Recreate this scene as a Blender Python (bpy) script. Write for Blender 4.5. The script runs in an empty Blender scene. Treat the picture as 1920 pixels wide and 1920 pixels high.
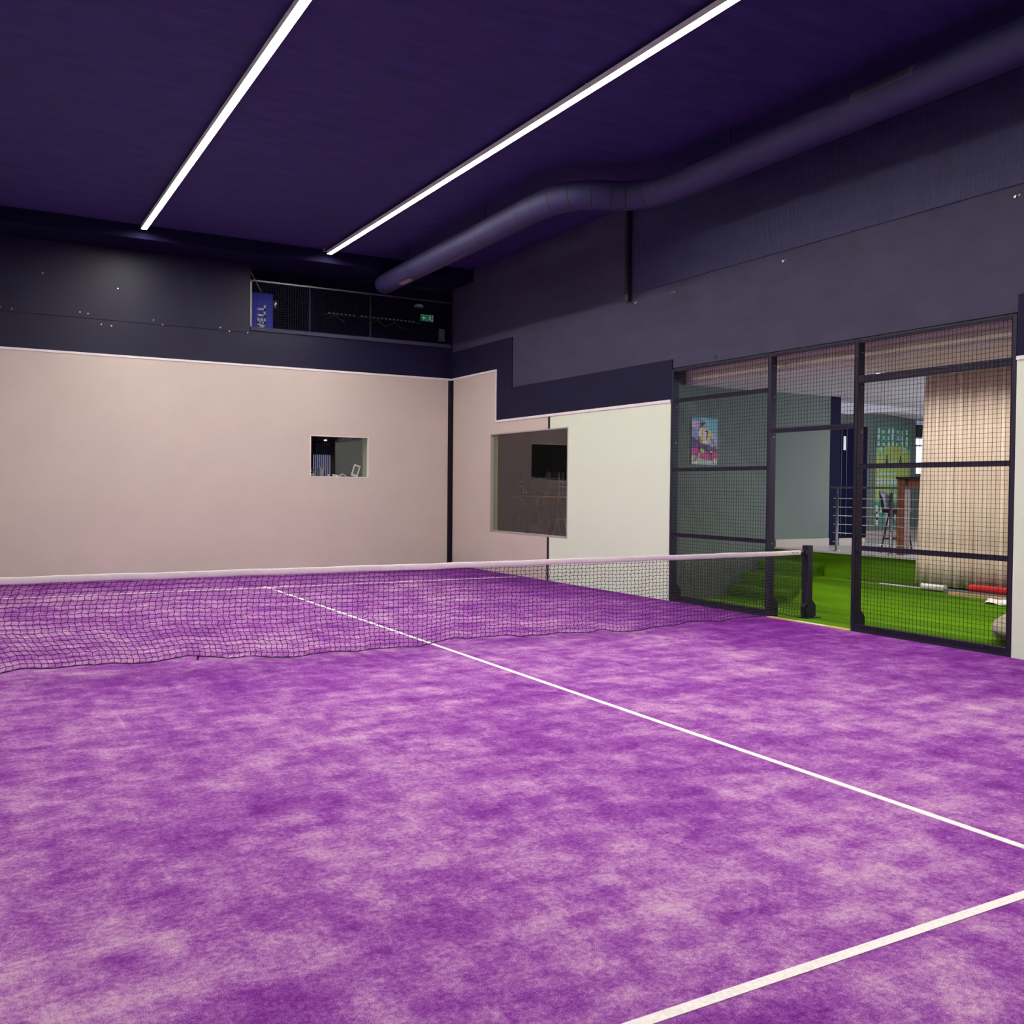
import bpy, bmesh, math, random
from mathutils import Vector, Matrix
random.seed(7)
S = bpy.context.scene
COL = S.collection
PI = math.pi

# ------------------------------------------------------------------ helpers
def lin(r, g, b):
    f = lambda c: (c/255/12.92) if c/255 <= .04045 else ((c/255+.055)/1.055)**2.4
    return (f(r), f(g), f(b), 1)

def mat(name, col, rough=.6, metal=0, emis=None, es=0, spec=.5, noise=None, bump=None, coords='Object'):
    """procedural principled material; noise=(scale, amount, stretch) varies the colour, bump=(scale, strength)"""
    m = bpy.data.materials.new(name); m.use_nodes = True
    nt = m.node_tree; b = nt.nodes['Principled BSDF']
    b.inputs['Base Color'].default_value = col
    b.inputs['Roughness'].default_value = rough
    b.inputs['Metallic'].default_value = metal
    b.inputs['Specular IOR Level'].default_value = spec
    if emis:
        b.inputs['Emission Color'].default_value = emis
        b.inputs['Emission Strength'].default_value = es
    if noise or bump:
        tc = nt.nodes.new('ShaderNodeTexCoord')
        mp = nt.nodes.new('ShaderNodeMapping')
        nt.links.new(tc.outputs[coords], mp.inputs['Vector'])
    if noise:
        sc, am = noise[0], noise[1]
        if len(noise) > 2: mp.inputs['Scale'].default_value = noise[2]
        n = nt.nodes.new('ShaderNodeTexNoise'); n.inputs['Scale'].default_value = sc
        n.inputs['Detail'].default_value = 8; n.inputs['Roughness'].default_value = .6
        nt.links.new(mp.outputs[0], n.inputs['Vector'])
        r = nt.nodes.new('ShaderNodeMapRange')
        r.inputs['From Min'].default_value = .3; r.inputs['From Max'].default_value = .7
        r.inputs['To Min'].default_value = 1-am; r.inputs['To Max'].default_value = 1+am
        nt.links.new(n.outputs['Fac'], r.inputs['Value'])
        h = nt.nodes.new('ShaderNodeHueSaturation'); h.inputs['Color'].default_value = col
        nt.links.new(r.outputs[0], h.inputs['Value'])
        nt.links.new(h.outputs[0], b.inputs['Base Color'])
    if bump:
        n = nt.nodes.new('ShaderNodeTexNoise'); n.inputs['Scale'].default_value = bump[0]
        n.inputs['Detail'].default_value = 6
        mq = mp
        if len(bump) > 2:
            mq = nt.nodes.new('ShaderNodeMapping'); mq.inputs['Scale'].default_value = bump[2]
            nt.links.new(tc.outputs[coords], mq.inputs['Vector'])
        nt.links.new(mq.outputs[0], n.inputs['Vector'])
        bp = nt.nodes.new('ShaderNodeBump'); bp.inputs['Strength'].default_value = bump[1]
        bp.inputs['Distance'].default_value = .02
        nt.links.new(n.outputs['Fac'], bp.inputs['Height'])
        nt.links.new(bp.outputs[0], b.inputs['Normal'])
    return m

def glass_mat(name, tint=(1, 1, 1, 1), r0=.04, haze=None):
    m = bpy.data.materials.new(name); m.use_nodes = True
    nt = m.node_tree; nt.nodes.clear()
    o = nt.nodes.new('ShaderNodeOutputMaterial')
    t = nt.nodes.new('ShaderNodeBsdfTransparent'); t.inputs[0].default_value = tint
    g = nt.nodes.new('ShaderNodeBsdfGlossy'); g.inputs['Roughness'].default_value = .004
    lw = nt.nodes.new('ShaderNodeLayerWeight'); lw.inputs['Blend'].default_value = .5
    p = nt.nodes.new('ShaderNodeMath'); p.operation = 'POWER'; p.inputs[1].default_value = 5
    mr = nt.nodes.new('ShaderNodeMapRange')
    mr.inputs['To Min'].default_value = r0; mr.inputs['To Max'].default_value = 1
    mx = nt.nodes.new('ShaderNodeMixShader')
    nt.links.new(lw.outputs['Facing'], p.inputs[0]); nt.links.new(p.outputs[0], mr.inputs['Value'])
    nt.links.new(mr.outputs[0], mx.inputs[0]); nt.links.new(t.outputs[0], mx.inputs[1])
    nt.links.new(g.outputs[0], mx.inputs[2]); nt.links.new(mx.outputs[0], o.inputs[0])
    return m

class MB:
    def __init__(s): s.v = []; s.f = []; s.mi = []; s.smooth = []
    def quadbox(s, P, mi=0):
        n = len(s.v); s.v += P
        for f in ((0,3,2,1),(4,5,6,7),(0,1,5,4),(1,2,6,5),(2,3,7,6),(3,0,4,7)):
            s.f.append(tuple(n+i for i in f)); s.mi.append(mi); s.smooth.append(False)
        return s
    def box(s, x0, x1, y0, y1, z0, z1, mi=0):
        if x0 > x1: x0, x1 = x1, x0
        if y0 > y1: y0, y1 = y1, y0
        if z0 > z1: z0, z1 = z1, z0
        return s.quadbox([(x0,y0,z0),(x1,y0,z0),(x1,y1,z0),(x0,y1,z0),(x0,y0,z1),(x1,y0,z1),(x1,y1,z1),(x0,y1,z1)], mi)
    def cbox(s, c, d, rz=0, ry=0, rx=0, mi=0):
        M = Matrix.Translation(c) @ Matrix.Rotation(rz,4,'Z') @ Matrix.Rotation(ry,4,'Y') @ Matrix.Rotation(rx,4,'X')
        a, b, e = d[0]/2, d[1]/2, d[2]/2
        P = [tuple(M @ Vector(q)) for q in ((-a,-b,-e),(a,-b,-e),(a,b,-e),(-a,b,-e),(-a,-b,e),(a,-b,e),(a,b,e),(-a,b,e))]
        return s.quadbox(P, mi)
    def prism(s, pts, ax, a0, a1, mi=0):
        """polygon pts in the two axes other than ax, extruded along ax"""
        n = len(s.v); k = len(pts)
        def mk(p, a):
            q = [p[0], p[1]]; q.insert(ax, a); return tuple(q)
        s.v += [mk(p, a0) for p in pts] + [mk(p, a1) for p in pts]
        s.f.append(tuple(range(n, n+k))[::-1]); s.f.append(tuple(range(n+k, n+2*k)))
        s.mi += [mi, mi]; s.smooth += [False, False]
        for i in range(k):
            j = (i+1) % k
            s.f.append((n+i, n+j, n+k+j, n+k+i)); s.mi.append(mi); s.smooth.append(False)
        return s
    def tube(s, path, r, seg=10, caps=True, mi=0, smooth=True):
        path = [Vector(p) for p in path]; n0 = len(s.v)
        rr = r if isinstance(r, (list, tuple)) else [r]*len(path)
        up = None
        for i, p in enumerate(path):
            t = (path[min(i+1, len(path)-1)] - path[max(i-1, 0)]).normalized()
            if up is None:
                up = Vector((0,0,1)) if abs(t.z) < .9 else Vector((0,1,0))
            a = t.cross(up).normalized(); b = a.cross(t).normalized(); up = b
            for k in range(seg):
                w = 2*PI*k/seg
                s.v.append(tuple(p + a*math.cos(w)*rr[i] + b*math.sin(w)*rr[i]))
        for i in range(len(path)-1):
            for k in range(seg):
                k2 = (k+1) % seg
                s.f.append((n0+i*seg+k, n0+i*seg+k2, n0+(i+1)*seg+k2, n0+(i+1)*seg+k)); s.mi.append(mi); s.smooth.append(smooth)
        if caps:
            s.f.append(tuple(n0+k for k in range(seg))); s.f.append(tuple(n0+(len(path)-1)*seg+k for k in range(seg))[::-1])
            s.mi += [mi, mi]; s.smooth += [False, False]
        return s
    def lathe(s, c, prof, seg=20, mi=0):
        n0 = len(s.v)
        for (r, z) in prof:
            for k in range(seg):
                w = 2*PI*k/seg; s.v.append((c[0]+r*math.cos(w), c[1]+r*math.sin(w), c[2]+z))
        for i in range(len(prof)-1):
            for k in range(seg):
                k2 = (k+1) % seg
                s.f.append((n0+i*seg+k, n0+i*seg+k2, n0+(i+1)*seg+k2, n0+(i+1)*seg+k)); s.mi.append(mi); s.smooth.append(True)
        s.f.append(tuple(n0+k for k in range(seg))[::-1]); s.f.append(tuple(n0+(len(prof)-1)*seg+k for k in range(seg)))
        s.mi += [mi, mi]; s.smooth += [False, False]
        return s
    def grid(s, fn, nu, nv, mi=0, smooth=True):
        n0 = len(s.v)
        for j in range(nv+1):
            for i in range(nu+1): s.v.append(tuple(fn(i/nu, j/nv)))
        for j in range(nv):
            for i in range(nu):
                a = n0+j*(nu+1)+i
                s.f.append((a, a+1, a+nu+2, a+nu+1)); s.mi.append(mi); s.smooth.append(smooth)
        return s
    def build(s, name, mats, parent=None, origin=None, bevel=0, **kw):
        me = bpy.data.meshes.new(name)
        if not isinstance(mats, (list, tuple)): mats = [mats]
        if origin is None:
            if parent: origin = Vector((0, 0, 0))
            else:
                xs = [v[0] for v in s.v]; ys = [v[1] for v in s.v]; zs = [v[2] for v in s.v]
                origin = Vector(((min(xs)+max(xs))/2, (min(ys)+max(ys))/2, min(zs)))
        origin = Vector(origin)
        par = parent
        w = origin.copy()
        if par:                       # vertices are given in world space; store them in the parent's space
            w = Vector(par.get('_w', (0, 0, 0)))
            if origin.length > 0: w = origin
        me.from_pydata([tuple(Vector(v) - w) for v in s.v], [], s.f); me.validate(); 
        for m in mats: me.materials.append(m)
        for p, mi, sm in zip(me.polygons, s.mi, s.smooth): p.material_index = mi; p.use_smooth = sm
        me.update()
        o = bpy.data.objects.new(name, me); COL.objects.link(o)
        if par:
            o.parent = par; o.location = w - Vector(par.get('_w', (0, 0, 0)))
        else: o.location = w
        o['_w'] = tuple(w)
        if bevel:
            b = o.modifiers.new('bevel', 'BEVEL'); b.width = bevel; b.segments = 2; b.limit_method = 'ANGLE'
        tag(o, **kw)
        return o

def tag(o, label=None, cat=None, group=None, kind=None):
    if label: o['label'] = label
    if cat: o['category'] = cat
    if group: o['group'] = group
    if kind: o['kind'] = kind
    return o
def empty(name, loc, label=None, cat=None, group=None, kind=None):
    o = bpy.data.objects.new(name, None); COL.objects.link(o); o.location = loc; o['_w'] = tuple(loc)
    o.empty_display_size = .1
    return tag(o, label, cat, group, kind)
def copy_tree(o, delta=None, parent=None):
    c = o.copy(); COL.objects.link(c)
    if parent: c.parent = parent
    if delta is not None: c.location = Vector(o.location) + Vector(delta)
    for ch in list(o.children): copy_tree(ch, None, c)
    return c
def struct(name, mb, m, parent=None, **kw):
    kw.setdefault('kind', 'structure')
    if parent: kw.pop('kind')
    return mb.build(name, m, parent, **kw)

def holed(mb, ax, a0, a1, u0, u1, v0, v1, holes):
    """slab perpendicular to ax (0 or 1) from a0 to a1; u horizontal range, v vertical range; holes = (u0,u1,v0,v1)"""
    us = sorted({u0, u1, *[h for q in holes for h in q[:2] if u0 < h < u1]})
    vs = sorted({v0, v1, *[h for q in holes for h in q[2:] if v0 < h < v1]})
    for i in range(len(us)-1):
        run = None
        for j in range(len(vs)-1):
            uc, vc = (us[i]+us[i+1])/2, (vs[j]+vs[j+1])/2
            inh = any(h[0] < uc < h[1] and h[2] < vc < h[3] for h in holes)
            if not inh:
                if run is None: run = vs[j]
                end = vs[j+1]
            if (inh or j == len(vs)-2) and run is not None:
                if ax == 0: mb.box(a0, a1, us[i], us[i+1], run, end)
                else: mb.box(us[i], us[i+1], a0, a1, run, end)
                run = None
    return mb

# ------------------------------------------------------------------ materials
M = {}
M['beige'] = mat('beige_wall_paint', (.68, .59, .525, 1), .5, noise=(1.2, .03), bump=(9, .04))
M['mint'] = mat('mint_wall_paint', (.80, .90, .72, 1), .55, bump=(9, .03))
M['navy'] = mat('navy_board_paint', (.009, .008, .034, 1), .7, spec=.2, noise=(2, .15))
M['concrete'] = mat('dark_painted_concrete', (.049, .046, .090, 1), .7, spec=.25, noise=(1.6, .14, (1, 1, 2.2)), bump=(7, .12, (1, .5, 5)))
M['backdark'] = mat('dark_painted_upper_wall', (.008, .0062, .034, 1), .45, spec=.32, noise=(1.4, .12), bump=(6, .05))
M['cloak'] = mat('black_navy_room_paint', (.006, .004, .028, 1), .8, spec=.1)
M['black'] = mat('black_paint', (.006, .005, .012, 1), .5)
M['white_trim'] = mat('white_trim_paint', (.92, .88, .88, 1), .4)
M['dark_metal'] = mat('dark_powder_coated_steel', (.016, .013, .034, 1), .45, spec=.35, noise=(30, .1))
M['wire'] = mat('dark_wire', (.008, .006, .018, 1), .5, spec=.2)
M['net'] = mat('net_cord', (.010, .006, .022, 1), .7)
M['tape'] = mat('white_net_tape', (.82, .76, .78, 1), .6, noise=(14, .06))
M['steel'] = mat('brushed_steel', (.45, .44, .45, 1), .3, metal=1)
M['grey_metal'] = mat('grey_metal', (.16, .15, .17, 1), .4, metal=.6)
M['line'] = mat('white_line_turf', (.95, .88, .90, 1), .9, noise=(60, .12))
M['duct'] = mat('dark_painted_duct', (.032, .028, .095, 1), .6, spec=.3, noise=(3, .12))
M['duct_seam'] = mat('duct_seam', (.018, .015, .03, 1), .6)
M['housing'] = mat('white_lamp_housing', (.75, .72, .75, 1), .4)
M['lamp'] = mat('lamp_diffuser', (.9, .9, .9, 1), .4, emis=(1, .965, .86, 1), es=112)
M['green_reveal'] = mat('green_reveal_paint', (.28, .36, .18, 1), .6)
M['grey_wall'] = mat('grey_partition_paint', (.10, .12, .125, 1), .7, noise=(3, .05))
M['greygreen'] = mat('grey_green_wall_paint', (.125, .150, .120, 1), .7, noise=(1.5, .05))
M['lilac'] = mat('lilac_ceiling_paint', (.74, .66, .65, 1), .7, noise=(2, .06))
M['pipe'] = mat('beige_pipe_paint', (.92, .93, .68, 1), .5)
M['brown_beam'] = mat('brown_beam_paint', (.20, .14, .14, 1), .7)
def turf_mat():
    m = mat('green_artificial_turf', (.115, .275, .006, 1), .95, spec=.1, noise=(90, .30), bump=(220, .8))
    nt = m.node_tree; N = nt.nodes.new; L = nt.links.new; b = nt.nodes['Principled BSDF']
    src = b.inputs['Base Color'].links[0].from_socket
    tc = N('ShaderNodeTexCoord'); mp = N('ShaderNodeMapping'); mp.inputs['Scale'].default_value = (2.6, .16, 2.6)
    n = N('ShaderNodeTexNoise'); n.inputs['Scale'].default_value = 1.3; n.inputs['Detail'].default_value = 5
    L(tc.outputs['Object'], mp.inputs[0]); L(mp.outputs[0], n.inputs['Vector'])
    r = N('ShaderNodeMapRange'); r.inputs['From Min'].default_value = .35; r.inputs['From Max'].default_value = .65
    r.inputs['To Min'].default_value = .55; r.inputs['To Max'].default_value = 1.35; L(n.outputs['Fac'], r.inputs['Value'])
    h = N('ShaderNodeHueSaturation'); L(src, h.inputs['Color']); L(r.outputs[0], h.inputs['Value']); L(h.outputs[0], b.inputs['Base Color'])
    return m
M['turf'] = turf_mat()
M['platform'] = mat('pale_platform_floor', (.50, .47, .48, 1), .35, noise=(3, .06))
M['skirt'] = mat('beige_skirting', (.46, .38, .31, 1), .6)
M['wood_strip'] = mat('raw_pine_strip', (.62, .40, .20, 1), .7, noise=(5, .2, (3, 1, 3)))
M['white_paint'] = mat('white_paint', (.78, .74, .74, 1), .5)
M['wood'] = mat('reddish_brown_wood', (.23, .085, .035, 1), .5, noise=(9, .3, (6, 6, .6)))
M['orange_wood'] = mat('light_orange_wood', (.62, .35, .14, 1), .5, noise=(6, .15, (1, 5, 1)))
M['curtain'] = mat('tan_curtain_fabric', (.78, .68, .57, 1), .9, spec=.1, noise=(60, .05))
M['red'] = mat('red_foam', (.55, .008, .02, 1), .5)
M['paper'] = mat('white_paper', (.75, .73, .74, 1), .7)
M['sack'] = mat('beige_quilted_fabric', (.40, .35, .29, 1), .95, noise=(12, .15), bump=(14, .9))
M['dark_floor'] = mat('dark_room_floor', (.07, .06, .07, 1), .6)
M['dark_room'] = mat('dark_room_paint', (.022, .016, .034, 1), .8, spec=.08)
M['purple_drape'] = mat('dark_purple_drape', (.06, .02, .055, 1), .9)
M['glass'] = glass_mat('window_glass')
M['smokeglass'] = glass_mat('window_glass_side', (.9, .9, .9, 1), .075)
M['vase'] = mat('clear_glassware', (.35, .36, .37, 1), .1)
M['chair_pale'] = mat('pale_chair_paint', (.42, .38, .36, 1), .5)
M['blue'] = mat('blue_banner_cloth', (.06, .075, .60, 1), .8)
M['banner_text'] = mat('white_lettering', (.85, .85, .95, 1), .7)
M['green_sign'] = mat('green_sign_face', (.01, .12, .06, 1), .5, emis=(.02, .45, .22, 1), es=.06)
M['sign_white'] = mat('sign_symbol', (.6, .9, .75, 1), .5, emis=(.4, 1, .7, 1), es=.22)
M['orange'] = mat('orange_plastic', (.45, .07, .02, 1), .5)
M['daylight'] = mat('bright_daylight_window', (.8, .9, 1, 1), .5, emis=(.55, .75, 1, 1), es=3.0)
M['spot_glow'] = mat('downlight_bulb', (1, .9, .7, 1), .5, emis=(1, .75, .45, 1), es=7)
M['yellow_wood'] = mat('pale_yellow_wood', (.42, .33, .16, 1), .6)

def carpet():
    m = bpy.data.materials.new('purple_sanded_carpet'); m.use_nodes = True
    nt = m.node_tree; b = nt.nodes['Principled BSDF']; N = nt.nodes.new; L = nt.links.new
    b.inputs['Roughness'].default_value = .95; b.inputs['Specular IOR Level'].default_value = .08
    tc = N('ShaderNodeTexCoord')
    def noise(scale, stretch, detail=8, rough=.6, off=(0,0,0), dist=0, rot=0):
        mp = N('ShaderNodeMapping'); mp.inputs['Scale'].default_value = stretch; mp.inputs['Location'].default_value = off
        mp.inputs['Rotation'].default_value = (0, 0, rot)
        L(tc.outputs['Object'], mp.inputs['Vector'])
        n = N('ShaderNodeTexNoise'); n.inputs['Scale'].default_value = scale; n.inputs['Detail'].default_value = detail
        n.inputs['Roughness'].default_value = rough; n.inputs['Distortion'].default_value = dist
        L(mp.outputs[0], n.inputs['Vector']); return n.outputs['Fac']
    def rng(v, a, b_, c, d):
        r = N('ShaderNodeMapRange'); r.inputs['From Min'].default_value = a; r.inputs['From Max'].default_value = b_
        r.inputs['To Min'].default_value = c; r.inputs['To Max'].default_value = d; L(v, r.inputs['Value']); return r.outputs[0]
    def add(x, y, op='ADD'):
        q = N('ShaderNodeMath'); q.operation = op
        for i, t in enumerate((x, y)):
            if isinstance(t, (int, float)): q.inputs[i].default_value = t
            else: L(t, q.inputs[i])
        return q.outputs[0]
    big = rng(noise(.55, (1, 1, 1), 3), .32, .68, -.15, .15)
    med = rng(noise(2.6, (1, 1.15, 1), 7, .66, (3, 7, 0), .35), .3, .7, -.24, .24)
    swx = rng(noise(1.5, (.6, 2.4, 1), 6, .65, (1, 2, 0)), .34, .7, -.10, .13)      # streaks across the court
    swy = rng(noise(1.5, (2.6, .5, 1), 6, .65, (5, 1, 0)), .34, .7, -.10, .13)      # streaks along the court
    grain = rng(noise(230, (1, 1, 1), 2, .8), .3, .7, -.34, .34)
    fine = rng(noise(40, (1, 1, 1), 5, .75), .3, .7, -.24, .24)
    small = rng(noise(8, (1, 1, 1), 6, .7, (2, 9, 0)), .3, .7, -.17, .17)
    sc1 = rng(noise(5, (.16, 3, 1), 4, .6, (4, 4, 0), 0, .5), .60, .76, 0, .13)       # light scuffs dragged over the sand
    sc2 = rng(noise(5, (3, .16, 1), 4, .6, (8, 1, 0), 0, .12), .60, .76, 0, .13)
    # darker purple towards the side wall, by the net and along the back wall
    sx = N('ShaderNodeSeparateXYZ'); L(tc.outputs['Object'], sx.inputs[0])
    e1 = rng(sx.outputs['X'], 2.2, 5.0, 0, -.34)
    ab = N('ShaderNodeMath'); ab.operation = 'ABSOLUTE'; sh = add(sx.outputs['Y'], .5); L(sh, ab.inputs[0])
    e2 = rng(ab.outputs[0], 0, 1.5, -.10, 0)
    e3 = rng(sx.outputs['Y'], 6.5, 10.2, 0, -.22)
    v = .515
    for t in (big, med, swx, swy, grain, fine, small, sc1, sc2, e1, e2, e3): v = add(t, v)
    cr = N('ShaderNodeValToRGB'); cr.color_ramp.interpolation = 'B_SPLINE'
    el = cr.color_ramp.elements
    el[0].position = 0; el[0].color = (.135, .010, .215, 1)
    el[1].position = 1; el[1].color = (.74, .49, .64, 1)
    for p, c in ((.26, (.225, .030, .325, 1)), (.50, (.35, .088, .44, 1)), (.76, (.54, .25, .56, 1))):
        e = el.new(p); e.color = c
    L(v, cr.inputs[0]); L(cr.outputs[0], b.inputs['Base Color'])
    bp = N('ShaderNodeBump'); bp.inputs['Strength'].default_value = .5; bp.inputs['Distance'].default_value = .004
    L(add(grain, fine), bp.inputs['Height']); L(bp.outputs[0], b.inputs['Normal'])
    return m
M['carpet'] = carpet()

def ceiling_mat():
    m = mat('dark_board_marked_concrete', (.034, .023, .12, 1), .7, spec=.2, noise=(1.6, .25, (1, 3.5, 1)), bump=(5, .18))
    return m
M['ceiling'] = ceiling_mat()

def block_mat():
    m = bpy.data.materials.new('ribbed_dark_block_wall'); m.use_nodes = True
    nt = m.node_tree; b = nt.nodes['Principled BSDF']; N = nt.nodes.new; L = nt.links.new
    b.inputs['Roughness'].default_value = .6
    tc = N('ShaderNodeTexCoord'); sx = N('ShaderNodeSeparateXYZ'); cx = N('ShaderNodeCombineXYZ')
    L(tc.outputs['Object'], sx.inputs[0]); L(sx.outputs['Y'], cx.inputs['X']); L(sx.outputs['Z'], cx.inputs['Y'])
    br = N('ShaderNodeTexBrick'); L(cx.outputs[0], br.inputs['Vector'])
    br.inputs['Scale'].default_value = 1; br.inputs['Brick Width'].default_value = .26; br.inputs['Row Height'].default_value = .19
    br.inputs['Mortar Size'].default_value = .007
    br.inputs['Color1'].default_value = (.026, .026, .090, 1); br.inputs['Color2'].default_value = (.021, .021, .078, 1)
    br.inputs['Mortar'].default_value = (.036, .036, .105, 1)
    L(br.outputs['Color'], b.inputs['Base Color'])
    w = N('ShaderNodeTexWave'); w.inputs['Scale'].default_value = 14; w.bands_direction = 'X'; L(cx.outputs[0], w.inputs['Vector'])
    w.inputs['Distortion'].default_value = .6
    mx = N('ShaderNodeMath'); mx.operation = 'MULTIPLY_ADD'; L(br.outputs['Fac'], mx.inputs[0]); mx.inputs[1].default_value = -1.5
    L(w.outputs['Fac'], mx.inputs[2])
    bp = N('ShaderNodeBump'); bp.inputs['Strength'].default_value = .5; bp.inputs['Distance'].default_value = .008
    L(mx.outputs[0], bp.inputs['Height']); L(bp.outputs[0], b.inputs['Normal'])
    return m
M['block'] = block_mat()

# ------------------------------------------------------------------ dimensions
W = 5.0; B = 10.245; CZ = 6.4
TOPH = 4.12; LOWH = 3.10; FT = .02          # panel heights, panel thickness
WIN = (5.39, 8.35, .83, 2.83)               # side window (Y, Z)
CAGE = (-3.26, 2.44, 0, 3.60)               # opening with the mesh fence
BWIN = (1.77, 3.03, 1.93, 2.775)            # window in the back wall (X, Z)
MEZ = (.53, 4.965, 4.92, 6.14)              # mezzanine opening

# ------------------------------------------------------------------ court shell
fl = MB().box(-5.0, 5.0, -B, B, -.1, 0)
floor = fl.build('floor', M['carpet'], origin=(0, 0, 0), kind='structure', label='purple sand-dressed court carpet inside the hall')
def cline(x0, x1, y0, y1, label):
    MB().box(x0, x1, y0, y1, .0, .003).build('court_line', M['line'], floor, label=label)
cline(-5, -2.62, 6.92, 6.97, 'white line across the far half, left piece')
cline(-2.50, 4.85, 6.92, 6.97, 'white line across the far half, main piece')
cline(-5, 5, -6.975, -6.925, 'white line across the near half')
cline(-.025, .025, -7.15, -.0, 'white centre line, near half')
cline(-.025, .025, .0, 7.15, 'white centre line, far half')

struct('ceiling', MB().box(-5.2, 5.4, -B-.2, 9.25, CZ, CZ+.2), M['ceiling'],
       label='dark navy concrete hall ceiling')

struct('trim_3', MB().box(-5.2, 5.4, 9.25, B+.3, 6.15, CZ+.2), M['cloak'], label='dropped dark beam under the ceiling at the far end')

# back wall
bw = MB(); holed(bw, 1, B+FT, B+.32, -5.2, 5.32, 0, 6.3, [BWIN, MEZ])
wall_back = struct('wall_back', bw, M['backdark'], label='dark far wall of the hall above the beige panelling')
holed(MB(), 1, B, B+FT, -5.0, 4.91, 0, TOPH, [BWIN]).build('wall_panel', M['beige'], wall_back, label='beige lower panelling of the far wall')
MB().box(-5.0, 5.0, B-.012, B+.02, TOPH, TOPH+.04).build('cap_trim', M['white_trim'], wall_back, label='thin white cap strip')
MB().box(4.91, 5.0, B-.004, B+FT, 0, TOPH).build('corner_post', M['black'], wall_back, label='black corner strip')
MB().box(MEZ[0], MEZ[1], B-.012, B+.02, 4.845, 4.92).build('ledge_board', M['concrete'], wall_back)
MB().box(-5.0, .5, B+.004, B+FT, 4.80, 6.14).build('dark_board', M['backdark'], wall_back)

# right wall
rw = MB(); holed(rw, 0, W+FT, W+.15, -B, B+.02, 0, 6.39, [WIN, CAGE])
wall_right = struct('wall_right', rw, M['concrete'], label='dark concrete right wall with window and mesh opening')
p = MB(); holed(p, 0, W, W+FT, 6.085, 8.14, 0, LOWH, [WIN]); holed(p, 0, W, W+FT, 8.14, B-.09, 0, TOPH, [WIN])
p.build('wall_panel', M['beige'], wall_right, label='beige panel near the far corner')
p = MB(); holed(p, 0, W, W+FT, 2.44, 6.005, 0, LOWH, [WIN])
p.build('wall_panel', M['mint'], wall_right, label='pale mint panel between window and mesh opening')
MB().box(W, W+FT, -B, -3.26, 0, LOWH).build('wall_panel', M['mint'], wall_right, label='pale mint panel on the near side of the mesh opening')
p = MB(); holed(p, 0, W-.001, W+FT, 6.005, 6.085, 0, LOWH, [WIN]); p.build('panel_seam', M['black'], wall_right, label='black joint between beige and mint')
MB().box(W-.002, W+FT, B-.09, B, 0, TOPH).build('corner_post', M['black'], wall_right, label='black corner strip')
t = MB().box(W-.014, W+FT, 8.14, B, TOPH, TOPH+.04).box(W-.014, W+FT, 8.12, 8.155, LOWH-.03, TOPH+.04)
t.box(W-.014, W+FT, 2.44, 8.12, LOWH-.03, LOWH+.015)
t.build('cap_trim', M['white_trim'], wall_right, label='thin white stepped cap strip')
MB().box(W-.014, W+FT, -B, -3.26, LOWH, LOWH+.04).build('cap_trim', M['white_trim'], wall_right, label='thin white cap strip')
MB().box(W, W+FT, 7.49, 8.12, LOWH+.015, 4.74).box(W, W+FT, 8.12, B, TOPH+.04, 4.74).box(W, W+FT, 2.42, 7.49, LOWH+.015, 3.735).build('dark_board', M['navy'], wall_right, label='navy board above the panels')
MB().box(W, W+FT, -B, -3.26, LOWH+.04, 3.78).build('dark_board', M['navy'], wall_right, label='navy board near the camera side')
MB().box(W+.005, W+FT, -B, 3.5, 4.92, 6.38).build('block_course', M['block'], wall_right, label='ribbed block wall under the ceiling')
struct('trim_1', MB().box(W-.07, W+.004, 3.50, 3.59, 4.80, 6.39), M['black'], label='black vertical post on the upper right wall')

struct('wall_left', MB().box(-5.2, -5.0, -B-.2, B+.2, 0, CZ), M['mint'], label='left wall of the court, outside the frame')
struct('wall_near', MB().box(-5.2, 5.2, -B-.2, -B, 0, CZ), M['backdark'], label='near wall behind the camera')

# small bolts and fixings on the dark walls
bolt0 = None
for (x, z) in ((-3.209,5.539),(-1.945,5.401),(-3.889,4.854),(-3.705,4.844),(-2.593,4.898),(-2.458,4.882),(-2.231,4.706),(-2.056,4.693),(-1.311,4.873),(-1.147,4.80),(-.067,4.845),(.108,4.79),(.465,4.79)):
    if bolt0 is None:
        bolt0 = MB().tube([(x, B+.005, z), (x, B-.008, z)], .013, 8).build('wall_bolt', M['steel'], origin=(x, B, z),
            label='small silver bolt in the dark wall above the beige panelling', cat='bolt', group='bolts in the dark far wall'); first = (x, z)
    else:
        c = bolt0.copy(); COL.objects.link(c); c.location = (x, B, z)
sb = None
for (y, z) in ((2.44,4.754),(.10,4.784),(6.81,4.691),(3.40,4.76),(-3.2,4.8)):
    if sb is None:
        mb = MB().tube([(W+.022, y, z), (W+.0, y, z)], .016, 8).tube([(W+.022, y-.05, z), (W, y-.05, z+.004)], .014, 8)
        sb = mb.build('wall_hook', M['steel'], origin=(W, y, z), label='small shiny metal hook on the dark concrete right wall', cat='hook', group='hooks along the right wall')
    else:
        c = sb.copy(); COL.objects.link(c); c.location = (W, y, z)
MB().tube([(W+.026, 1.44, 3.662), (W+.016, 1.44, 3.662)], .035, 14).build('wall_plug', M['black'], label='round black hole plug above the mesh fence', cat='plug')

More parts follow.
